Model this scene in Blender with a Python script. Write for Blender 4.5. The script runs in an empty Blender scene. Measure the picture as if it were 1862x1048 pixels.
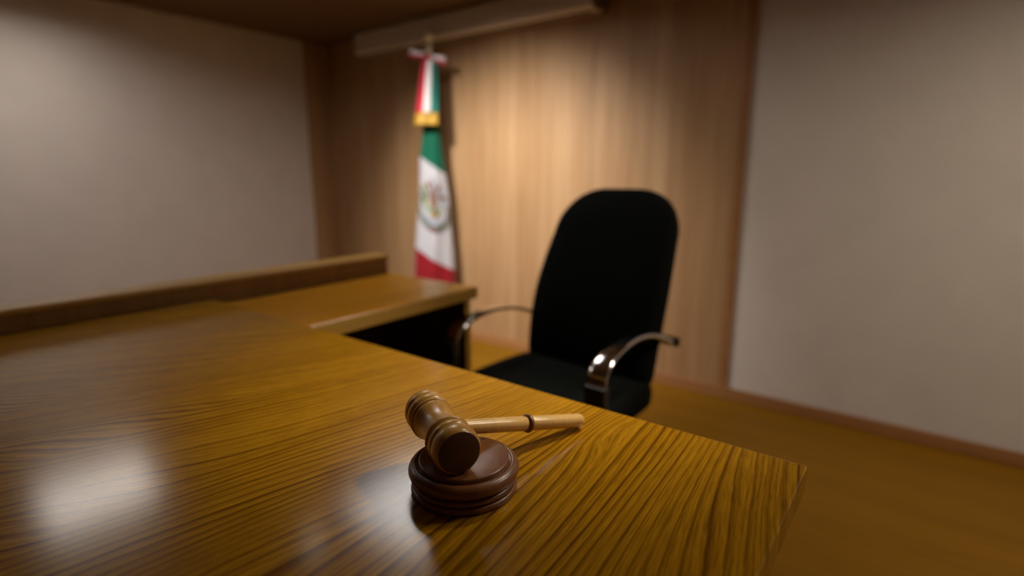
import bpy, bmesh, math, random
from mathutils import Vector, Matrix
random.seed(7)
R = math.radians
C = bpy.context.scene.collection
S = bpy.context.scene

# ------------------------------------------------------------------ camera
YAW = 37.1
cam_d = bpy.data.cameras.new('camera')
cam_d.sensor_width = 36.0
cam_d.lens = 1000.0 / 1862.0 * 36.0
cam_d.clip_start = 0.02
cam_d.dof.use_dof = True
cam_d.dof.focus_distance = 0.66
cam_d.dof.aperture_fstop = 1.6
cam = bpy.data.objects.new('camera', cam_d)
C.objects.link(cam)
cam.location = (0, 0, 1.18)
cam.rotation_euler = (R(90) - math.atan(206 / 1000), 0, R(YAW))
S.camera = cam

# ------------------------------------------------------------------ exposure, world, lights
S.view_settings.view_transform = 'Standard'
S.view_settings.look = 'None'
S.view_settings.gamma = 1
S.view_settings.use_curve_mapping = False
S.view_settings.exposure = 0.0

W = bpy.data.worlds.new('world')
S.world = W
W.use_nodes = True
W.node_tree.nodes['Background'].inputs[0].default_value = (1.0, 0.9, 0.8, 1)
W.node_tree.nodes['Background'].inputs[1].default_value = 0.02

LAMP_MAIN = 12.0          # radiance of the ceiling panel over the return
FILL_RIGHT = 38.0           # radiance of the ceiling panel added to brighten the pale wall at the right
FILL_LEFT = 11.0         # radiance of the ceiling panel added to brighten the left plaster
SPOT_W = 310.0
DESK_SPOT_W = 128.0

def spot(name, loc, target, power, angle, blend, color, radius):
    d = bpy.data.lights.new(name, 'SPOT')
    d.energy = power; d.spot_size = R(angle); d.spot_blend = blend
    d.color = color; d.shadow_soft_size = radius
    o = bpy.data.objects.new(name, d); C.objects.link(o)
    o.location = loc
    v = Vector(target) - Vector(loc)
    o.rotation_euler = v.to_track_quat('-Z', 'Y').to_euler()
    return o
spot('desk_downlight_beam', (-0.20, 1.55, 2.17), (-0.63, 0.93, 0.82), DESK_SPOT_W, 46, 1.0, (1.0, 0.90, 0.74), 0.045)
spot('downlight_beam', (-2.18, 1.30, 2.17), (-2.24, 2.92, 0.84), SPOT_W, 80, 1.0, (1.0, 0.95, 0.90), 0.10)

# ------------------------------------------------------------------ node helpers
class NT:
    def __init__(s, name):
        s.m = bpy.data.materials.new(name); s.m.use_nodes = True
        s.t = s.m.node_tree; s.n = s.t.nodes; s.l = s.t.links
        s.b = s.n['Principled BSDF']
    def node(s, typ, **kw):
        nd = s.n.new(typ)
        for k, v in kw.items(): setattr(nd, k, v)
        return nd
    def put(s, sock, v):
        if isinstance(v, bpy.types.NodeSocket): s.l.new(v, sock)
        else: sock.default_value = v
    def math(s, op, a, b=0.0, c=0.0):
        nd = s.node('ShaderNodeMath', operation=op)
        s.put(nd.inputs[0], a); s.put(nd.inputs[1], b); s.put(nd.inputs[2], c)
        return nd.outputs[0]
    def coords(s, scale=(1, 1, 1), loc=(0, 0, 0), rot=(0, 0, 0)):
        tc = s.node('ShaderNodeTexCoord'); mp = s.node('ShaderNodeMapping')
        s.l.new(tc.outputs['Object'], mp.inputs[0])
        mp.inputs['Scale'].default_value = scale
        mp.inputs['Location'].default_value = loc
        mp.inputs['Rotation'].default_value = rot
        return mp.outputs[0]
    def noise(s, vec, scale=5, detail=3, rough=0.5, dist=0.0):
        nd = s.node('ShaderNodeTexNoise')
        s.put(nd.inputs['Vector'], vec); nd.inputs['Scale'].default_value = scale
        nd.inputs['Detail'].default_value = detail; nd.inputs['Roughness'].default_value = rough
        nd.inputs['Distortion'].default_value = dist
        return nd.outputs['Fac']
    def ramp(s, fac, stops):
        nd = s.node('ShaderNodeValToRGB')
        while len(nd.color_ramp.elements) < len(stops): nd.color_ramp.elements.new(0.5)
        for e, (p, c) in zip(nd.color_ramp.elements, stops):
            e.position = p; e.color = (c[0], c[1], c[2], 1)
        s.put(nd.inputs[0], fac)
        return nd.outputs[0]
    def mix(s, fac, a, b, mode='MIX'):
        nd = s.node('ShaderNodeMix', data_type='RGBA', blend_type=mode)
        s.put(nd.inputs[0], fac); s.put(nd.inputs[6], a); s.put(nd.inputs[7], b)
        return nd.outputs[2]
    def bump(s, h, strength=0.1, dist=0.002):
        nd = s.node('ShaderNodeBump'); s.put(nd.inputs['Height'], h)
        nd.inputs['Strength'].default_value = strength; nd.inputs['Distance'].default_value = dist
        s.l.new(nd.outputs[0], s.b.inputs['Normal'])
    def set(s, **kw):
        for k, v in kw.items(): s.put(s.b.inputs[k.replace('_', ' ')], v)
        return s.m
def rgb(c): return (c[0], c[1], c[2], 1)

def plain(name, col, rough=0.5, metal=0.0, spec=0.5, var=0.08, vs=30):
    t = NT(name)
    f = t.noise(t.coords(), vs, 3)
    d = tuple(x * (1 - var) for x in col); e = tuple(min(1, x * (1 + var)) for x in col)
    t.set(Base_Color=t.ramp(f, [(0.3, d), (0.7, e)]), Roughness=rough, Metallic=metal)
    t.b.inputs['Specular IOR Level'].default_value = spec
    return t.m

def streak_wood(name, light, dark, axis='z', fine=140, rough=0.45, coat=0.0, spec=0.5, contrast=(0.3, 0.7)):
    """straight-grained veneer: noise stretched along one axis"""
    t = NT(name)
    sc = {'x': (0.03, 1, 1), 'y': (1, 0.03, 1), 'z': (1, 1, 0.02)}[axis]
    v = t.coords(sc)
    a = t.noise(v, fine, 2, 0.6); b = t.noise(v, fine * 0.12, 2, 0.5)
    f = t.math('ADD', t.math('MULTIPLY', a, 0.55), t.math('MULTIPLY', b, 0.45))
    t.set(Base_Color=t.ramp(f, [(contrast[0], dark), (contrast[1], light)]), Roughness=rough)
    t.b.inputs['Coat Weight'].default_value = coat; t.b.inputs['Coat Roughness'].default_value = 0.25
    t.b.inputs['Specular IOR Level'].default_value = spec
    return t.m

def desk_wood(name, ox, oy, rough=0.17):
    """plain-sawn oak: long growth rings running along +Y, spreading towards the sitter's far side"""
    t = NT(name)
    p = t.coords((1, 1, 1), (ox, oy, 0))
    sx = t.node('ShaderNodeSeparateXYZ'); t.l.new(p, sx.inputs[0])
    x, y = sx.outputs[0], sx.outputs[1]
    # spread of the rings: closer together with y
    k = t.math('ADD', t.math('MULTIPLY', t.math('SUBTRACT', y, 0.4), 0.75), 1.0)
    xx = t.math('MULTIPLY', t.math('ADD', x, 0.36), k)
    wv = t.node('ShaderNodeCombineXYZ')
    t.put(wv.inputs[0], t.math('MULTIPLY', x, 5.0)); t.put(wv.inputs[1], t.math('MULTIPLY', y, 0.9))
    n1 = t.noise(wv.outputs[0], 1.0, 1, 0.4)
    wv2 = t.node('ShaderNodeCombineXYZ')
    t.put(wv2.inputs[0], t.math('MULTIPLY', x, 30)); t.put(wv2.inputs[1], t.math('MULTIPLY', y, 2.2))
    n2 = t.noise(wv2.outputs[0], 1.0, 3, 0.6)
    # one closed figure beside the gavel's grip
    gx = t.math('POWER', t.math('DIVIDE', t.math('ADD', x, 0.335), 0.030), 2)
    gy = t.math('POWER', t.math('DIVIDE', t.math('SUBTRACT', y, 0.66), 0.085), 2)
    g = t.math('POWER', 2.718, t.math('MULTIPLY', t.math('ADD', gx, gy), -1.0))
    ph = t.math('ADD', t.math('MULTIPLY', xx, 74.0), t.math('MULTIPLY', n1, 11.0))
    ph = t.math('ADD', ph, t.math('MULTIPLY', n2, 0.5))
    ph = t.math('ADD', ph, t.math('MULTIPLY', g, 1.6))
    def rings(p, stops):
        wn = t.node('ShaderNodeTexWhiteNoise', noise_dimensions='1D')
        t.put(wn.inputs['W'], t.math('FLOOR', p))
        dep = t.math('ADD', t.math('MULTIPLY', wn.outputs[0], 0.75), 0.25)     # each ring has a strength of its own
        prof = t.ramp(t.math('FRACT', p), stops)
        return t.math('SUBTRACT', 1.0, t.math('MULTIPLY', t.math('SUBTRACT', 1.0, prof), dep))
    line = rings(ph, [(0.0, (0.05,) * 3), (0.10, (0.0,) * 3), (0.26, (0.55,) * 3), (0.55, (0.95,) * 3), (0.88, (1,) * 3), (1.0, (0.05,) * 3)])
    fine = rings(t.math('MULTIPLY', ph, 2.7), [(0.0, (0.45,) * 3), (0.3, (0.85,) * 3), (0.7, (1,) * 3), (1.0, (0.45,) * 3)])
    line = t.math('MULTIPLY', line, fine)
    pv = t.node('ShaderNodeCombineXYZ')
    t.put(pv.inputs[0], t.math('MULTIPLY', ph, 7)); t.put(pv.inputs[1], t.math('MULTIPLY', y, 22))
    pores = t.ramp(t.noise(pv.outputs[0], 1.0, 2, 0.6), [(0.40, (0.35, 0.35, 0.35)), (0.58, (1, 1, 1))])
    sh = t.noise(wv2.outputs[0], 0.35, 2, 0.5)
    lt = t.ramp(sh, [(0.3, (0.42, 0.195, 0.005)), (0.7, (0.54, 0.26, 0.010))])
    colr = t.mix(line, (0.115, 0.036, 0.001, 1), lt)
    colr = t.mix(0.45, colr, t.mix(1.0, colr, pores, 'MULTIPLY'))
    t.set(Base_Color=colr, Roughness=rough)
    t.b.inputs['Specular IOR Level'].default_value = 0.3
    return t.m

def turned_wood(name, light, dark, rough=0.28, coat=0.25):
    t = NT(name)
    v = t.coords((1, 1, 0.12))
    a = t.noise(v, 260, 3, 0.6); b = t.noise(v, 40, 2, 0.5, 0.5)
    f = t.math('ADD', t.math('MULTIPLY', a, 0.5), t.math('MULTIPLY', b, 0.5))
    t.set(Base_Color=t.ramp(f, [(0.35, dark), (0.65, light)]), Roughness=rough)
    t.b.inputs['Coat Weight'].default_value = coat; t.b.inputs['Coat Roughness'].default_value = 0.2
    return t.m

def fabric(name, col, scale=900, rough=0.95, sheen=0.2, bump=0.25, spec=0.2):
    t = NT(name)
    f = t.noise(t.coords(), scale, 2)
    t.set(Base_Color=t.ramp(f, [(0.3, tuple(c * 0.75 for c in col)), (0.7, tuple(min(1, c * 1.15) for c in col))]), Roughness=rough)
    t.b.inputs['Sheen Weight'].default_value = sheen; t.b.inputs['Sheen Roughness'].default_value = 0.4
    t.b.inputs['Specular IOR Level'].default_value = spec
    t.bump(f, bump, 0.001)
    return t.m

def emitter(name, col, strength):
    t = NT(name)
    t.set(Base_Color=rgb((0.8, 0.8, 0.8)), Emission_Color=rgb(col), Emission_Strength=strength)
    return t.m

M = {}
M['wall_wood'] = streak_wood('wall veneer', (0.48, 0.295, 0.150), (0.33, 0.175, 0.072), 'z', 90, 0.55, spec=0.3, contrast=(0.36, 0.64))
M['plaster'] = plain('pale plaster', (0.72, 0.66, 0.61), 0.9, var=0.03, vs=6)
M['ceiling'] = plain('brown ceiling', (0.16, 0.085, 0.03), 0.85, var=0.05, vs=12)
M['floor'] = streak_wood('floor veneer', (0.27, 0.125, 0.006), (0.20, 0.090, 0.004), 'x', 60, 0.5, spec=0.12)
M['base'] = streak_wood('baseboard wood', (0.42, 0.20, 0.075), (0.30, 0.13, 0.045), 'x', 90, 0.4)
M['desk'] = desk_wood('desk oak', 0.0, 0.0)
M['desk_side'] = streak_wood('desk panel oak', (0.26, 0.12, 0.02), (0.15, 0.062, 0.009), 'z', 120, 0.4)
M['desk_shaded'] = streak_wood('inner panel with painted shade', (0.030, 0.010, 0.006), (0.016, 0.005, 0.003), 'z', 120, 0.6)  # shade of the kneehole is painted into this near-black colour
M['return_top'] = streak_wood('return oak top', (0.46, 0.20, 0.010), (0.33, 0.135, 0.006), 'y', 90, 0.22, spec=0.22)
M['edge'] = streak_wood('oak edge banding', (0.46, 0.26, 0.05), (0.34, 0.18, 0.028), 'y', 90, 0.35)
M['gavel'] = turned_wood('gavel walnut', (0.62, 0.33, 0.062), (0.44, 0.20, 0.030), 0.33, 0.2)
M['gavel_shaded'] = turned_wood('gavel face with painted shade', (0.075, 0.022, 0.009), (0.045, 0.012, 0.005), 0.35)  # unlit look of the striking faces is put into this dark colour
M['handle'] = turned_wood('gavel handle wood', (0.80, 0.50, 0.17), (0.64, 0.37, 0.105))
M['block'] = turned_wood('sounding block walnut', (0.22, 0.078, 0.018), (0.13, 0.042, 0.009), 0.36, 0.12)
M['black_fabric'] = fabric('black upholstery', (0.0075, 0.0085, 0.0075), 900, 1.0, 0.0, 0.25, 0.04)
M['black_plastic'] = plain('black plastic', (0.008, 0.008, 0.008), 0.4)
M['chrome'] = plain('polished chrome', (0.75, 0.75, 0.74), 0.12, 1.0, var=0.02)
M['brass'] = plain('polished brass', (0.92, 0.82, 0.48), 0.32, 1.0, var=0.05)
M['finial'] = plain('brass with painted gleam', (0.98, 0.93, 0.66), 0.40, 0.15, var=0.03)  # gleam of the lamps on the finial is put into this pale colour
M['green'] = fabric('green cloth', (0.0, 0.10, 0.052), 600, 0.7, 0.3, 0.08)
M['white'] = fabric('white cloth', (0.48, 0.47, 0.50), 600, 0.7, 0.3, 0.08)
M['red'] = fabric('red cloth', (0.27, 0.008, 0.015), 600, 0.7, 0.3, 0.08)
M['ribbon_green'] = fabric('green satin ribbon', (0.012, 0.17, 0.135), 500, 0.45, 0.2, 0.05)
M['ribbon_white'] = fabric('white satin ribbon', (0.80, 0.74, 0.74), 500, 0.45, 0.2, 0.05)
M['ribbon_red'] = fabric('red satin ribbon', (0.55, 0.03, 0.055), 500, 0.45, 0.2, 0.05)
M['gold'] = plain('gold fringe', (0.40, 0.215, 0.010), 0.5, 0.2, var=0.3, vs=200)
M['eagle'] = plain('emblem brown', (0.17, 0.075, 0.03), 0.7, var=0.35, vs=60)
M['laurel'] = plain('emblem grey green', (0.10, 0.11, 0.07), 0.7, var=0.3, vs=60)
M['cactus'] = plain('emblem green', (0.13, 0.26, 0.08), 0.7, var=0.3, vs=60)
M['feather'] = plain('emblem blue grey', (0.30, 0.34, 0.42), 0.7, var=0.3, vs=60)
M['emblem_gold'] = plain('emblem gold', (0.50, 0.33, 0.10), 0.7, var=0.3, vs=60)
M['housing'] = plain('beige housing paint', (0.70, 0.62, 0.52), 0.45, var=0.04)
M['grey_cap'] = plain('grey end cap', (0.20, 0.16, 0.12), 0.5, var=0.04)
M['lamp_frame'] = plain('grey lamp frame', (0.35, 0.34, 0.33), 0.5, var=0.03)
M['lamp_glow'] = emitter('lamp diffuser', (1.0, 0.94, 0.88), LAMP_MAIN)
M['fill_glow_right'] = emitter('added right fill diffuser', (1.0, 0.86, 0.68), FILL_RIGHT)
M['fill_glow_left'] = emitter('added left fill diffuser', (1.0, 0.92, 0.84), FILL_LEFT)
M['bulb'] = emitter('downlight bulb', (1.0, 0.92, 0.80), 12.0)

# ------------------------------------------------------------------ object helpers
def obj(name, bm, mat, parent=None, smooth=False, loc=None):
    me = bpy.data.meshes.new(name)
    bmesh.ops.recalc_face_normals(bm, faces=bm.faces[:])
    bm.to_mesh(me); bm.free()
    if smooth:
        me.polygons.foreach_set('use_smooth', [True] * len(me.polygons))
    me.materials.append(mat)
    o = bpy.data.objects.new(name, me); C.objects.link(o)
    if parent: o.parent = parent
    if loc: o.location = loc
    return o
def thing(name, label, cat, loc=(0, 0, 0), rz=0.0, group=None):
    o = bpy.data.objects.new(name, None); C.objects.link(o)
    o.empty_display_size = 0.1
    o.location = loc; o.rotation_euler = (0, 0, rz)
    o['label'] = label; o['category'] = cat
    if group: o['group'] = group
    return o
def struct(name, bm, mat, parent=None):
    o = obj(name, bm, mat, parent)
    if not parent: o['kind'] = 'structure'
    return o
def box(x0, x1, y0, y1, z0, z1, bev=0.0, seg=2, bm=None):
    bm = bm or bmesh.new()
    n0 = len(bm.verts)
    vs = [bm.verts.new(p) for p in ((x0, y0, z0), (x1, y0, z0), (x1, y1, z0), (x0, y1, z0), (x0, y0, z1), (x1, y0, z1), (x1, y1, z1), (x0, y1, z1))]
    fs = [bm.faces.new([vs[i] for i in f]) for f in ((0, 3, 2, 1), (4, 5, 6, 7), (0, 1, 5, 4), (1, 2, 6, 5), (2, 3, 7, 6), (3, 0, 4, 7))]
    if bev:
        es = list({e for f in fs for e in f.edges})
        bmesh.ops.bevel(bm, geom=es, offset=bev, segments=seg, profile=0.5, affect='EDGES')
    return bm
def lathe(profile, axis_pt=(0, 0, 0), direction=(0, 0, 1), n=56, bm=None):
    """profile: list of (radius, height); revolved round direction"""
    bm = bm or bmesh.new()
    q = Vector(direction).normalized().to_track_quat('Z', 'Y').to_matrix()
    rings = []
    for r, h in profile:
        if r < 1e-6:
            rings.append([bm.verts.new(q @ Vector((0, 0, h)) + Vector(axis_pt))])
        else:
            rings.append([bm.verts.new(q @ Vector((r * math.cos(2 * math.pi * i / n), r * math.sin(2 * math.pi * i / n), h)) + Vector(axis_pt)) for i in range(n)])
    for a, b in zip(rings, rings[1:]):
        for i in range(n):
            j = (i + 1) % n
            if len(a) == 1 and len(b) == 1: continue
            if len(a) == 1: bm.faces.new((a[0], b[i], b[j]))
            elif len(b) == 1: bm.faces.new((a[i], a[j], b[0]))
            else: bm.faces.new((a[i], a[j], b[j], b[i]))
    return bm
def arc(cx, cy, r, a0, a1, n=6):
    return [(cx + r * math.cos(R(a0 + (a1 - a0) * i / n)), cy + r * math.sin(R(a0 + (a1 - a0) * i / n))) for i in range(n + 1)]
def catmull(pts, n=6):
    out = []
    P = [Vector(p) for p in pts]
    for i in range(len(P) - 1):
        p0 = P[max(0, i - 1)]; p1 = P[i]; p2 = P[i + 1]; p3 = P[min(len(P) - 1, i + 2)]
        for k in range(n):
            t = k / n
            out.append(0.5 * ((2 * p1) + (p2 - p0) * t + (2 * p0 - 5 * p1 + 4 * p2 - p3) * t * t + (3 * p1 - p0 - 3 * p2 + p3) * t ** 3))
    out.append(P[-1])
    return out

# ------------------------------------------------------------------ the room
YB = 2.92; XL = -4.12; XR = 2.4; YF = -2.6; ZC = 2.21
XP = -0.80                                    # where the veneered panelling ends
struct('floor', box(XL - .1, XR + .1, YF - .1, YB + .1, -0.1, 0), M['floor'])
struct('ceiling', box(XL - .1, XR + .1, YF - .1, YB + .1, ZC, ZC + 0.1), M['ceiling'])
wb = struct('wall_back', box(XL - .1, XR + .1, YB + 0.012, YB + 0.12, 0, ZC), M['plaster'])
x = XL
k = 0
while x < XP - 0.01:                          # veneered sheets side by side with hairline joints
    x1 = min(x + 0.83, XP)
    obj('veneer_panel', box(x + .0012, x1 - .0012, YB, YB + 0.012, 0.0, ZC, 0.001, 1), M['wall_wood'], wb)
    x = x1
struct('trim_1', box(XP, XP + 0.035, YB - 0.012, YB + 0.012, 0, ZC, 0.003, 2), M['base'])
wl = struct('wall_left', box(XL - .12, XL - 0.0, YF - .1, YB + .12, 0, ZC), M['plaster'])
obj('veneer_panel', box(XL, XL + 0.012, 2.70, YB, 0.0, ZC, 0.001, 1), M['wall_wood'], wl)
struct('wall_right', box(XR, XR + .12, YF - .1, YB + .12, 0, ZC), M['plaster'])
struct('wall_front', box(XL - .1, XR + .1, YF - .12, YF, 0, ZC), M['plaster'])
def baseboard(name, x0, x1, y0, y1):
    b = box(x0, x1, y0, y1, 0, 0.062, 0.004, 2)
    return struct(name, b, M['base'])
baseboard('baseboard_back', XL + .012, XR, YB - 0.016, YB)
baseboard('baseboard_left', XL, XL + 0.016, YF, YB - 0.016)
# ceiling fittings
def ceiling_lamp(x0, x1, y0, y1, glow, label):
    cx, cy = (x0 + x1) / 2, (y0 + y1) / 2
    t = thing('ceiling_light', label, 'ceiling light', (cx, cy, ZC))
    hx, hy = (x1 - x0) / 2, (y1 - y0) / 2
    bm = bmesh.new()
    w = 0.025
    for a in ((-hx - w, hx + w, -hy - w, -hy), (-hx - w, hx + w, hy, hy + w), (-hx - w, -hx, -hy, hy), (hx, hx + w, -hy, hy)):
        box(*a, -0.085, 0.0, 0, 2, bm)  # frame sides made deep to cut grazing light on the upper walls
    obj('frame', bm, M['lamp_frame'], t)
    obj('diffuser', box(-hx, hx, -hy, hy, -0.012, -0.002), M[glow], t)
    return t
ceiling_lamp(-2.27, -1.68, 1.50, 2.10, 'lamp_glow', 'wide rectangular ceiling panel light over the return desk')
ceiling_lamp(0.45, 0.85, 1.55, 1.95, 'fill_glow_right', 'added square warm fill light on the ceiling, brightening the pale wall at the right')
ceiling_lamp(-3.65, -3.15, 0.55, 1.05, 'fill_glow_left', 'added square fill light on the ceiling, brightening the pale left wall')
for px_, py_, lb in ((-2.18, 1.30, 'round recessed downlight in the brown ceiling facing the wood wall'), (-0.20, 1.55, 'round recessed downlight in the brown ceiling aimed at the gavel')):
    t = thing('recessed_downlight', lb, 'downlight', (px_, py_, ZC))
    obj('trim_ring', lathe([(0.075, 0.0), (0.075, -0.008), (0.055, -0.012), (0.050, -0.006), (0.050, 0.0)]), M['lamp_frame'], t, True)
    obj('bulb', lathe([(0, -0.004), (0.030, -0.004), (0.046, -0.002), (0.046, 0.0), (0, 0.0)]), M['bulb'], t, True)

# projection-screen style housing under the ceiling
t = thing('screen_housing', 'long beige box-shaped roller screen housing mounted under the ceiling on the wood wall', 'screen housing', (-2.57, 2.85, 2.055))
prof = [(-0.07, 0.012), (-0.07, 0.135), (-0.055, 0.152), (0.066, 0.152), (0.066, 0.0), (-0.055, 0.0)]
def prism_x(pts, x0, x1, bm=None):
    bm = bm or bmesh.new()
    a = [bm.verts.new((x0, p[0], p[1])) for p in pts]; b = [bm.verts.new((x1, p[0], p[1])) for p in pts]
    n = len(pts)
    bm.faces.new(a); bm.faces.new(b[::-1])
    for i in range(n):
        bm.faces.new((a[i], a[(i + 1) % n], b[(i + 1) % n], b[i]))
    return bm
obj('casing', prism_x(prof, -1.0, 1.0), M['housing'], t)
obj('end_cap', prism_x([(p[0] * 1.03, p[1] * 1.02 - 0.001) for p in prof], -1.015, -1.0), M['grey_cap'], t)
obj('end_cap', prism_x([(p[0] * 1.03, p[1] * 1.02 - 0.001) for p in prof], 1.0, 1.015), M['grey_cap'], t)
obj('screen_slot', box(-0.96, 0.96, -0.012, 0.012, -0.006, 0.0), M['black_plastic'], t)

# ------------------------------------------------------------------ desks
ZD = 0.82; ZR = 0.803
dk = thing('judge_desk', 'glossy oak bench desk with bold dark grain, in front of the chair', 'desk', (0, 0, 0))
obj('desktop', box(-1.72, -0.085, -0.06, 0.732, ZD - 0.038, ZD, 0.003, 3), M['desk'], dk)
obj('front_panel', box(-1.68, -0.13, 0.0, 0.022, 0.0, ZD - 0.038, 0.002, 1), M['desk_side'], dk)
obj('side_panel', box(-0.135, -0.11, 0.022, 0.69, 0.0, ZD - 0.038, 0.002, 1), M['desk_side'], dk)
obj('side_panel', box(-1.70, -1.675, 0.022, 0.69, 0.0, ZD - 0.038, 0.002, 1), M['desk_side'], dk)
rt = thing('return_desk', 'lower oak side return with a raised ledge, left of the black chair', 'desk', (0, 0, 0))
obj('return_top', box(-1.668, -1.218, 0.734, 1.404, ZR - 0.030, ZR, 0.003, 2), M['return_top'], rt)
obj('edge_banding', box(-1.218, -1.213, 0.734, 1.404, ZR - 0.040, ZR - 0.0015, 0.0015, 1), M['edge'], rt)
obj('edge_banding', box(-1.668, -1.213, 1.404, 1.409, ZR - 0.040, ZR - 0.0015, 0.0015, 1), M['edge'], rt)
obj('end_panel', box(-1.64, -1.246, 1.372, 1.398, 0.0, ZR - 0.030, 0.002, 1), M['desk_shaded'], rt)
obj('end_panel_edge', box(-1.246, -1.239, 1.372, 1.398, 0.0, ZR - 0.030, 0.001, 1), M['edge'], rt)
obj('back_panel', box(-1.668, -1.642, 0.736, 1.398, 0.0, ZR - 0.030, 0.002, 1), M['desk_shaded'], rt)
obj('ledge_riser', box(-1.692, -1.6685, -0.058, 1.400, ZD + 0.0005, 0.862, 0.001, 1), M['desk_side'], rt)
obj('ledge_riser', box(-1.692, -1.6685, 0.734, 1.400, 0.0, ZD, 0.001, 1), M['desk_side'], rt)
obj('ledge_cap', box(-1.745, -1.660, -0.062, 1.406, 0.862, 0.877, 0.004, 2), M['edge'], rt)  # sheen along the cap is put into the lighter edge colour

# ------------------------------------------------------------------ gavel and sounding block
def mirror_profile(half):
    return [(r, -h) for r, h in half[::-1]] + half[0:] if half[0][1] > 0 else [(r, -h) for r, h in half[:0:-1]] + half
BX, BY = -0.400, 0.436
sb = thing('sounding_block', 'round turned walnut sounding block with stepped rings under the gavel', 'sound block', (BX, BY, ZD))
bp = [(0.0, 0.0), (0.0585, 0.0)] + arc(0.0580, 0.0042, 0.0042, -80, 85, 6) + [(0.0562, 0.0086), (0.0558, 0.0096)] + \
     arc(0.0578, 0.0130, 0.0036, -85, 85, 6) + [(0.0564, 0.0168), (0.0560, 0.0180)] + arc(0.0562, 0.0262, 0.0084, -72, 82, 12) + \
     [(0.0555, 0.0340), (0.0545, 0.0330), (0.0530, 0.0332), (0.0528, 0.0360)] + arc(0.0508, 0.0366, 0.0018, 0, 90, 4) + [(0.0, 0.0384)]
obj('block_body', lathe(bp[:-7] + [(0.0, 0.0332)]), M['block'], sb, True)
obj('striking_disc', lathe([(0.0525, 0.0331), (0.0528, 0.0360)] + arc(0.0508, 0.0366, 0.0018, 0, 90, 4) + [(0.030, 0.0384), (0.0, 0.0384)]), M['block'], sb, True)

HZ = ZD + 0.0384 + 0.0275
gc = Vector((-0.4318, 0.4302, HZ))
haz = R(117)
hd = Vector((math.sin(haz), math.cos(haz), 0))          # towards the near face
gv = thing('gavel', 'brown turned wooden gavel lying with its head on the round block', 'gavel', (gc.x, gc.y, ZD))
off = Vector((0, 0, HZ - ZD))
half = [(0.0218, 0.0), (0.0222, 0.008), (0.0236, 0.0165), (0.0252, 0.0225), (0.0258, 0.0245), (0.0240, 0.0255)] + \
       arc(0.0250, 0.0288, 0.0026, -70, 70, 5) + [(0.0236, 0.0322), (0.0234, 0.0334), (0.0250, 0.0344), (0.0270, 0.0366), (0.0274, 0.0410), (0.0272, 0.0455), (0.0262, 0.0462), (0.0262, 0.0474), (0.0272, 0.0482), (0.0273, 0.0540), (0.0267, 0.0595), (0.0255, 0.0632), (0.0240, 0.0648)]
full = [(r, -h) for r, h in half[:0:-1]] + half
head = obj('gavel_head', lathe(full, off, hd, 64), M['gavel'], gv, True)
for s in (1, -1):
    p = [(0.0241, 0.0647 * s), (0.0228, 0.0652 * s), (0.0, 0.0655 * s)]
    obj('striking_face', lathe(p, off, hd, 64), M['gavel_shaded'], head, True)
he = Vector((-0.3680, 0.6560, ZD + 0.0100))
hv = he - gc; L = hv.length; hv.normalize()
hp = [(0.0088, 0.018), (0.0092, 0.05), (0.0096, 0.10), (0.0098, 0.128), (0.0090, 0.131), (0.0088, 0.134), (0.0088, 0.139), (0.0097, 0.143), (0.0099, 0.18), (0.0098, L - 0.014)] + \
     [(0.0098 * math.cos(R(a)) , L - 0.009 + 0.009 * math.sin(R(a))) for a in (0, 25, 50, 70, 85)] + [(0.0, L)]
hand = obj('handle', lathe(hp, off, hv, 40), M['handle'], gv, True)
obj('collar', lathe([(0.0090, 0.1325), (0.0118, 0.1335), (0.0126, 0.1360), (0.0118, 0.1388), (0.0090, 0.1398)], off, hv, 40), M['block'], hand, True)

# ------------------------------------------------------------------ chair
ch = thing('office_chair', 'high-backed black upholstered office chair with curved chrome arms behind the desk', 'chair', (-0.902, 1.600, 0), -R(4))
def loops_to_mesh(loops, cap0=True, cap1=True):
    bm = bmesh.new()
    vs = [[bm.verts.new(p) for p in lp] for lp in loops]
    n = len(vs[0])
    for a, b in zip(vs, vs[1:]):
        for i in range(n):
            bm.faces.new((a[i], a[(i + 1) % n], b[(i + 1) % n], b[i]))
    for c, lp in ((cap0, vs[0]), (cap1, vs[-1])):
        if c:
            m = bm.verts.new(sum((v.co for v in lp), Vector()) / n)
            for i in range(n): bm.faces.new((lp[i], lp[(i + 1) % n], m))
    return bm
def rounded_outline(w0, w1, h, r_top, r_bot, n=10, bulge=0.0):
    """closed outline in (u, v): half width w0 at the bottom, w1 at the top"""
    pts = []
    pts += [(w1 - r_top + r_top * math.cos(R(a)), h - r_top + r_top * math.sin(R(a))) for a in [90 * i / n for i in range(n + 1)]]
    pts += [(-(w1 - r_top) - r_top * math.sin(R(a)), h - r_top + r_top * math.cos(R(a))) for a in [90 * i / n for i in range(n + 1)]]
    m = 8
    for i in range(1, m):
        f = i / m
        pts.append((-(w1 + (w0 - w1) * f) - bulge * math.sin(math.pi * f), (h - r_top) + (r_bot - (h - r_top)) * f))
    pts += [(-(w0 - r_bot) - r_bot * math.cos(R(a)), r_bot - r_bot * math.sin(R(a))) for a in [90 * i / n for i in range(n + 1)]]
    pts += [((w0 - r_bot) + r_bot * math.sin(R(a)), r_bot - r_bot * math.cos(R(a))) for a in [90 * i / n for i in range(n + 1)]]
    for i in range(1, m):
        f = i / m
        pts.append(((w0 + (w1 - w0) * f) + bulge * math.sin(math.pi * f), r_bot + ((h - r_top) - r_bot) * f))
    return pts
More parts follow.
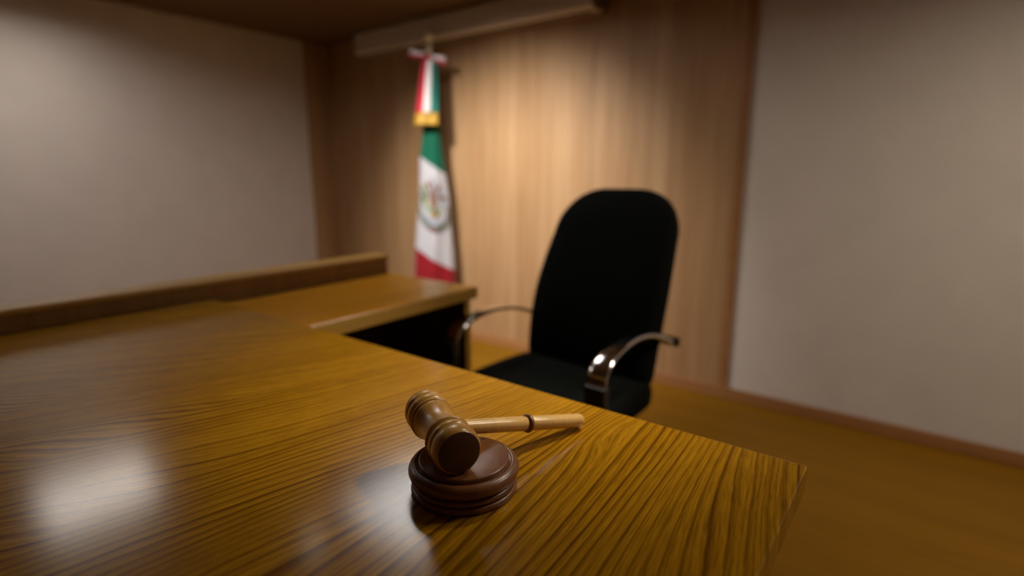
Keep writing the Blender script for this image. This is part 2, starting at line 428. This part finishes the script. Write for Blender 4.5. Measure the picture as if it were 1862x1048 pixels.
# backrest: local y is depth (positive = behind), lean back 14 degrees, sides wrap forward, lumbar swell
BH = 0.715
out = rounded_outline(0.247, 0.236, BH, 0.172, 0.10, 12, 0.012)
lean = R(14)
def back_pt(u, v, d):
    d = d - 0.55 * u * u + 0.030 * math.cos((v / BH - 0.3) * math.pi * 1.3) * -1 + 0.03
    y = 0.0 + d * math.cos(lean) + v * math.sin(lean)
    z = 0.455 + v * math.cos(lean) - d * math.sin(lean)
    return Vector((u, y, z))
layers = [(0.0, -0.040), (0.35, -0.040), (0.65, -0.037), (0.85, -0.028), (0.94, -0.014), (0.985, 0.002), (1.0, 0.022), (1.0, 0.045), (0.975, 0.062), (0.90, 0.075), (0.6, 0.086), (0.3, 0.09)]
lp = []
for s, d in layers[1:]:
    lp.append([back_pt(u * s, BH * 0.5 + (v - BH * 0.5) * (1 - (1 - s) * (0.6 if s > 0.8 else 1.0)), d) for u, v in out])
bk = obj('backrest', loops_to_mesh(lp), M['black_fabric'], ch, True)
# seat
so = rounded_outline(0.262, 0.265, 0.50, 0.09, 0.10, 8, 0.006)   # v: 0 = front, 0.5 = rear
lp = []
for s, z in [(0.3, 0.070), (0.6, 0.069), (0.85, 0.062), (0.95, 0.050), (0.995, 0.030), (1.0, 0.005), (0.99, -0.02), (0.95, -0.035), (0.6, -0.045), (0.3, -0.045)]:
    row = []
    for u, v in so:
        uu, vv = u * s, 0.25 + (v - 0.25) * s
        fall = -0.035 * max(0, (0.16 - vv) / 0.16) ** 2
        row.append(Vector((uu, vv - 0.43, 0.462 + z + fall + 0.25 * uu * uu)))
    lp.append(row)
obj('seat', loops_to_mesh(lp), M['black_fabric'], ch, True)
# chrome arms: a flat strap, front post, crown, run back past the backrest
arm_path = [(-0.335, 0.42), (-0.345, 0.50), (-0.352, 0.58), (-0.355, 0.635), (-0.347, 0.666), (-0.318, 0.690), (-0.27, 0.706), (-0.20, 0.717), (-0.13, 0.716), (-0.05, 0.703), (0.03, 0.677), (0.085, 0.652)]
def strap(side):
    P = catmull([(a, b, 0) for a, b in arm_path], 5)
    n = len(P)
    rows = []
    for i, p in enumerate(P):
        tg = (P[min(n - 1, i + 1)] - P[max(0, i - 1)]).normalized()
        nm = Vector((-tg.y, tg.x, 0))
        f = i / (n - 1)
        hw = 0.030 if f < 0.45 else 0.030 - 0.018 * min(1, (f - 0.45) / 0.45)
        th = 0.0075
        u0 = side * (0.272 + 0.014 * max(0.0, 1 - f / 0.8))       # the arms splay a little towards the front
        sec = []
        for k in range(16):
            a = 2 * math.pi * k / 16
            ca, sa = math.cos(a), math.sin(a)
            sec.append((hw * math.copysign(abs(ca) ** 0.55, ca), th * math.copysign(abs(sa) ** 0.8, sa)))
        rows.append([Vector((u0 + a, p.x + nm.x * b, p.y + nm.y * b)) for a, b in sec])
    return loops_to_mesh(rows)
for s in (-1, 1):
    ar = obj('armrest', strap(s), M['chrome'], ch, True)
    obj('post_cover', box(s * 0.284 - 0.0315, s * 0.284 + 0.0305, -0.375, -0.345, 0.40, 0.636, 0.004, 2), M['black_plastic'], ar)
    obj('bolt', lathe([(0, -0.012), (0.009, -0.012), (0.011, -0.008), (0.011, 0.008), (0.009, 0.012), (0, 0.012)], (s * 0.272, 0.090, 0.650), (0, 1, -0.4), 20), M['chrome'], ar, True)
    obj('arm_bracket', box(min(s * 0.272, s * 0.12), max(s * 0.272, s * 0.12), 0.155, 0.175, 0.615, 0.645, 0.004, 2), M['black_plastic'], ch)
obj('under_frame', box(-0.27, 0.27, -0.36, -0.30, 0.405, 0.425, 0.004, 2), M['black_plastic'], ch)
obj('gas_column', lathe([(0, 0.42), (0.05, 0.42), (0.05, 0.38), (0.028, 0.37), (0.028, 0.20), (0.036, 0.20), (0.036, 0.075), (0, 0.075)], (0, -0.18, 0), (0, 0, 1), 28), M['black_plastic'], ch, True)
for k in range(5):
    a = 2 * math.pi * k / 5 + 0.3
    dx, dy = math.cos(a), math.sin(a)
    px, py = -dy, dx
    bm = bmesh.new()
    rows = []
    for f, w, z0, z1 in ((0.02, 0.030, 0.075, 0.125), (0.15, 0.024, 0.078, 0.112), (0.29, 0.017, 0.068, 0.092), (0.30, 0.010, 0.070, 0.088)):
        c = Vector((dx * f, -0.18 + dy * f, 0))
        rows.append([c + Vector((px * w, py * w, z0)), c + Vector((-px * w, -py * w, z0)), c + Vector((-px * w * .8, -py * w * .8, z1)), c + Vector((px * w * .8, py * w * .8, z1))])
    bm.free()
    lg = obj('base_leg', loops_to_mesh(rows), M['black_plastic'], ch)
    c = (dx * 0.285, -0.18 + dy * 0.285, 0.028)
    obj('caster', lathe([(0, -0.022), (0.024, -0.022), (0.028, -0.018), (0.028, -0.004), (0.020, -0.003), (0.020, 0.003), (0.028, 0.004), (0.028, 0.018), (0.024, 0.022), (0, 0.022)], c, (px, py, 0), 24), M['black_plastic'], lg, True)

# ------------------------------------------------------------------ flag, pole, ribbon
FP = Vector((-2.735, 2.72, 0)); FR = R(YAW)
fp = thing('flagpole', 'brass-topped flagpole standing against the wood wall behind the return desk', 'flagpole', FP, FR)
obj('pole', lathe([(0, 0.05), (0.013, 0.05), (0.013, 1.95), (0, 1.95)], (0, 0, 0), (0, 0, 1), 24), M['brass'], fp, True)
obj('finial', lathe([(0.010, 1.940), (0.020, 1.950), (0.022, 1.958), (0.012, 1.966), (0.011, 1.974), (0.019, 1.983), (0.019, 1.990), (0.010, 1.998), (0.009, 2.012), (0.016, 2.020), (0.013, 2.030)] +
    arc(0.0, 2.060, 0.033, -66, 86, 14) + [(0, 2.094)], (0, 0, 0), (0, 0, 1), 32), M['finial'], fp, True)
obj('base', lathe([(0, 0), (0.15, 0), (0.15, 0.018), (0.12, 0.03), (0.06, 0.05), (0.025, 0.07), (0.025, 0.12), (0.013, 0.12)], (0, 0, 0), (0, 0, 1), 40), M['brass'], fp, True)

fl = thing('flag', 'furled green, white and red national flag with an eagle emblem hanging from the pole', 'flag', (FP.x, FP.y, 0.0), FR)
LZ = [(1.96, -0.035, 0.03), (1.60, -0.05, 0.045), (1.48, -0.060, 0.055), (1.30, -0.085, 0.072), (1.06, -0.094, 0.108), (0.85, -0.118, 0.122), (0.65, -0.139, 0.138), (0.50, -0.150, 0.147), (0.22, -0.155, 0.15)]
def lerpz(z, k):
    for a, b in zip(LZ, LZ[1:]):
        if z <= a[0] and z >= b[0]:
            f = (a[0] - z) / (a[0] - b[0]); return a[k] + (b[k] - a[k]) * f
    return LZ[0][k] if z > LZ[0][0] else LZ[-1][k]
def flag_pt(s, z, o=0.0):
    l, r = lerpz(z, 1), lerpz(z, 2)
    x = l + (r - l) * s
    w = (r - l) * 0.5
    q = 2 * s - 1
    y = 0.02 - (w * 0.62 + 0.008) * math.sqrt(max(0, 1 - q * q * 0.97))
    y += w * 0.085 * math.sin(2 * math.pi * (1.9 * s - 0.55 * z + 0.15)) * (1 - q ** 4)
    return Vector((x, y - o, z))
def band(ztl, ztr, zbl, zbr, ns=40, nz=36):
    bm = bmesh.new()
    rows = []
    for j in range(nz + 1):
        f = j / nz
        row = []
        for i in range(ns + 1):
            s = i / ns
            zt = ztl + (ztr - ztl) * s; zb = zbl + (zbr - zbl) * s
            row.append(bm.verts.new(flag_pt(s, zt + (zb - zt) * f)))
        rows.append(row)
    for a, b in zip(rows, rows[1:]):
        for i in range(ns): bm.faces.new((a[i], a[i + 1], b[i + 1], b[i]))
    # the rear half of the furl closes the cone
    back = []
    for row in rows:
        l, r = row[0].co, row[-1].co
        pts = []
        for i in range(1, 12):
            a = math.pi * i / 12
            c = (l + r) / 2; hw = (r.x - l.x) / 2
            zz = r.z + (l.z - r.z) * i / 12
            pts.append(bm.verts.new((c.x + hw * math.cos(a), 0.02 + hw * 0.35 * math.sin(a), zz)))
        back.append([row[-1]] + pts + [row[0]])
    for a, b in zip(back, back[1:]):
        for i in range(12): bm.faces.new((a[i], a[i + 1], b[i + 1], b[i]))
    return bm
obj('green_band', band(1.90, 1.90, 1.308, 1.185), M['green'], fl, True)
wh = obj('white_band', band(1.308, 1.185, 0.690, 0.520), M['white'], fl, True)
obj('red_band', band(0.690, 0.520, 0.24, 0.22), M['red'], fl, True)
# emblem, sewn on the white band: (a, b) in units of its radius
EC = (0.48, 0.985)
def em(a, b, o=0.004):
    s = EC[0] + a * 0.53
    z = EC[1] + b * 0.182 - a * 0.055
    return flag_pt(min(0.985, max(0.015, s)), z, o)
def patch(polys, o=0.004):
    bm = bmesh.new()
    for pl in polys:
        n = len(pl)
        cx = sum(p[0] for p in pl) / n; cy = sum(p[1] for p in pl) / n
        dense = []
        for i in range(n):
            a, b = pl[i], pl[(i + 1) % n]
            for k in range(3): dense.append((a[0] + (b[0] - a[0]) * k / 3, a[1] + (b[1] - a[1]) * k / 3))
        ring = [bm.verts.new(em(x, y, o)) for x, y in dense]
        mid = [bm.verts.new(em((x + cx) / 2, (y + cy) / 2, o + 0.0006)) for x, y in dense]
        c = bm.verts.new(em(cx, cy, o + 0.001))
        m = len(dense)
        for i in range(m):
            j = (i + 1) % m
            bm.faces.new((ring[i], ring[j], mid[j], mid[i])); bm.faces.new((mid[i], mid[j], c))
    return bm
def leaf(cx, cy, ang, ln, wd):
    ca, sa = math.cos(ang), math.sin(ang)
    return [(cx + x * ca - y * sa, cy + x * sa + y * ca) for x, y in ((-ln, 0), (-ln * .3, wd), (ln * .4, wd * .8), (ln, 0), (ln * .4, -wd * .8), (-ln * .3, -wd))]
def emblem_leaf(name, pl, mat, o): return obj(name, patch([pl], o), mat, wh, True)
for k in range(19):                                     # wreath: a half ring of leaves, oak on one side, laurel on the other
    a = R(176 + 188 * k / 18)
    for rr, d in ((0.97, 0.5), (0.84, -0.5)):
        emblem_leaf('wreath_leaf', leaf(rr * math.cos(a), rr * math.sin(a), a + math.pi / 2 + d * (1 if k > 9 else -1), 0.125, 0.050), M['laurel'], 0.004)
emblem_leaf('ribbon_knot', leaf(0.0, -0.95, 0, 0.12, 0.07), M['red'], 0.006)
emblem_leaf('island', [(-0.50, -0.55), (-0.2, -0.48), (0.2, -0.48), (0.50, -0.55), (0.36, -0.68), (0, -0.74), (-0.36, -0.68)], M['feather'], 0.004)
emblem_leaf('rock', [(-0.18, -0.50), (0.18, -0.50), (0.12, -0.36), (-0.12, -0.36)], M['emblem_gold'], 0.0055)
for pl in ([(-0.05, -0.38), (0.05, -0.38), (0.06, -0.12), (-0.06, -0.12)], leaf(-0.26, -0.26, 0.5, 0.17, 0.10), leaf(0.28, -0.24, -0.5, 0.17, 0.10), leaf(-0.46, -0.10, 1.2, 0.13, 0.085), leaf(0.46, -0.06, 1.7, 0.13, 0.085)):
    emblem_leaf('cactus_pad', pl, M['cactus'], 0.005)
emblem_leaf('eagle_body', [(-0.12, 0.52), (0.02, 0.56), (0.20, 0.40), (0.30, 0.16), (0.26, -0.06), (0.10, -0.14), (-0.08, -0.06), (-0.16, 0.14), (-0.20, 0.34)], M['eagle'], 0.006)
emblem_leaf('eagle_head', [(-0.06, 0.50), (-0.10, 0.70), (-0.24, 0.76), (-0.40, 0.66), (-0.44, 0.54), (-0.30, 0.58), (-0.22, 0.46)], M['eagle'], 0.0065)
emblem_leaf('eagle_beak', [(-0.40, 0.66), (-0.52, 0.58), (-0.46, 0.50), (-0.36, 0.57)], M['emblem_gold'], 0.007)
for k in range(6):                                      # raised wing, feather by feather
    a = R(100 - 23 * k)
    c = (0.16 + 0.40 * math.cos(a), 0.34 + 0.40 * math.sin(a))
    emblem_leaf('wing_feather', leaf(c[0], c[1], a, 0.34, 0.075), M['eagle'] if k % 2 == 0 else M['feather'], 0.0052 + 0.0002 * k)
for k in range(4):
    a = R(150 + 24 * k)
    c = (-0.22 + 0.34 * math.cos(a), 0.22 + 0.34 * math.sin(a))
    emblem_leaf('wing_feather', leaf(c[0], c[1], a, 0.28, 0.07), M['eagle'] if k % 2 else M['laurel'], 0.0052 + 0.0002 * k)
for k in range(3):
    a = R(-62 - 18 * k)
    c = (0.14 + 0.26 * math.cos(a), -0.02 + 0.26 * math.sin(a))
    emblem_leaf('tail_feather', leaf(c[0], c[1], a, 0.2, 0.06), M['eagle'], 0.0055 + 0.0002 * k)
emblem_leaf('talon', leaf(-0.24, -0.02, 2.6, 0.14, 0.05), M['emblem_gold'], 0.0065)
sn = []
path = [(-0.46, 0.50), (-0.58, 0.38), (-0.50, 0.24), (-0.36, 0.18), (-0.40, 0.04), (-0.54, 0.00), (-0.60, -0.10)]
pp = catmull([(a, b, 0) for a, b in path], 4)
for a, b in zip(pp, pp[1:]):
    d = (b - a).normalized(); nn = Vector((-d.y, d.x, 0)) * 0.045
    sn.append([(a + nn)[:2], (b + nn)[:2], (b - nn)[:2], (a - nn)[:2]])
obj('snake', patch(sn, 0.0072), M['cactus'], wh, True)

# ribbon with bow and hanging tails
rb = thing('flag_ribbon', 'tricolour satin bow with a gold-fringed tail tied at the top of the flagpole', 'ribbon', (FP.x, FP.y, 1.5), FR)
def tail_pt(s, f, o=0.0):
    """s across 0..1, f down 0..1"""
    l = -0.036 + (-0.088 + 0.036) * f; r = 0.060 + (0.062 - 0.060) * f
    q = 2 * s - 1
    x = l + (r - l) * s
    y = -0.058 - 0.030 * f - 0.020 * (1 - q * q) + 0.005 * math.sin(s * 7 + f * 3)
    return Vector((x, y - o, 0.405 - 0.335 * f))
def strip(s0, s1, f0, f1, th=0.003, n=8, m=14):
    bm = bmesh.new()
    fr, bk_ = [], []
    for j in range(m + 1):
        f = f0 + (f1 - f0) * j / m
        fr.append([bm.verts.new(tail_pt(s0 + (s1 - s0) * i / n, f, th)) for i in range(n + 1)])
        bk_.append([bm.verts.new(tail_pt(s0 + (s1 - s0) * i / n, f, 0)) for i in range(n + 1)])
    for g in (fr, bk_):
        for a, b in zip(g, g[1:]):
            for i in range(n): bm.faces.new((a[i], a[i + 1], b[i + 1], b[i]))
    for j in range(m):
        bm.faces.new((fr[j][0], fr[j + 1][0], bk_[j + 1][0], bk_[j][0])); bm.faces.new((fr[j][n], fr[j + 1][n], bk_[j + 1][n], bk_[j][n]))
    for i in range(n):
        bm.faces.new((fr[0][i], fr[0][i + 1], bk_[0][i + 1], bk_[0][i])); bm.faces.new((fr[m][i], fr[m][i + 1], bk_[m][i + 1], bk_[m][i]))
    return bm
obj('red_stripe', strip(0.0, 0.34, 0.0, 1.0), M['ribbon_red'], rb, True)
obj('white_stripe', strip(0.34, 0.68, 0.0, 1.0), M['ribbon_white'], rb, True)
obj('green_stripe', strip(0.68, 1.0, 0.0, 1.0), M['ribbon_green'], rb, True)
fg = obj('gold_fringe', strip(0.0, 1.0, 0.985, 1.22, 0.005, 26, 6), M['gold'], rb, True)
fg['kind'] = 'stuff'
def bow_loop(sgn, tilt, v0, v1, depth):
    """a flat ribbon loop: out and back, drawn as one strip of the ribbon's width between v0 and v1"""
    rows = []
    n = 22
    for i in range(n + 1):
        a = 2 * math.pi * i / n
        r = 0.5 - 0.5 * math.cos(a)                          # 0 at the knot, 1 at the tip
        x = 0.122 * r
        y = depth + 0.026 * math.sin(a) * (0.35 + 0.65 * r)
        w = 0.011 + 0.017 * r
        row = []
        for k in range(5):
            v = v0 + (v1 - v0) * k / 4
            zz = w * v
            row.append(Vector((sgn * (x * math.cos(tilt)) , y, x * math.sin(tilt) + zz)))
        rows.append(row)
    bm = bmesh.new()
    g = [[bm.verts.new(p) for p in r] for r in rows]
    for a, b in zip(g, g[1:]):
        for i in range(4): bm.faces.new((a[i], a[i + 1], b[i + 1], b[i]))
    return bm
for sgn, tilt in ((-1, R(9)), (1, R(-16))):
    lpn = obj('bow_loop', bow_loop(sgn, tilt, -1.0, -0.15, -0.062), M['ribbon_red'], rb, True, (0.0, 0, 0.425))
    obj('white_stripe', bow_loop(sgn, tilt, -0.15, 1.0, -0.062), M['ribbon_white'], lpn, True)
def blob(c, r, n=16):
    return lathe([(0.0, -r[2])] + [(r[0] * math.cos(R(a)), r[2] * math.sin(R(a))) for a in (-60, -35, -10, 10, 35, 60)] + [(0.0, r[2])], c, (0, 0, 1), n)
obj('knot', blob((0, -0.072, 0.420), (0.022, 0.02, 0.024)), M['ribbon_red'], rb, True)
obj('tie_band', lathe([(0.020, 0.395), (0.045, 0.395), (0.047, 0.410), (0.040, 0.435), (0.018, 0.440)], (0, 0, 0), (0, 0, 1), 28), M['ribbon_green'], rb, True)
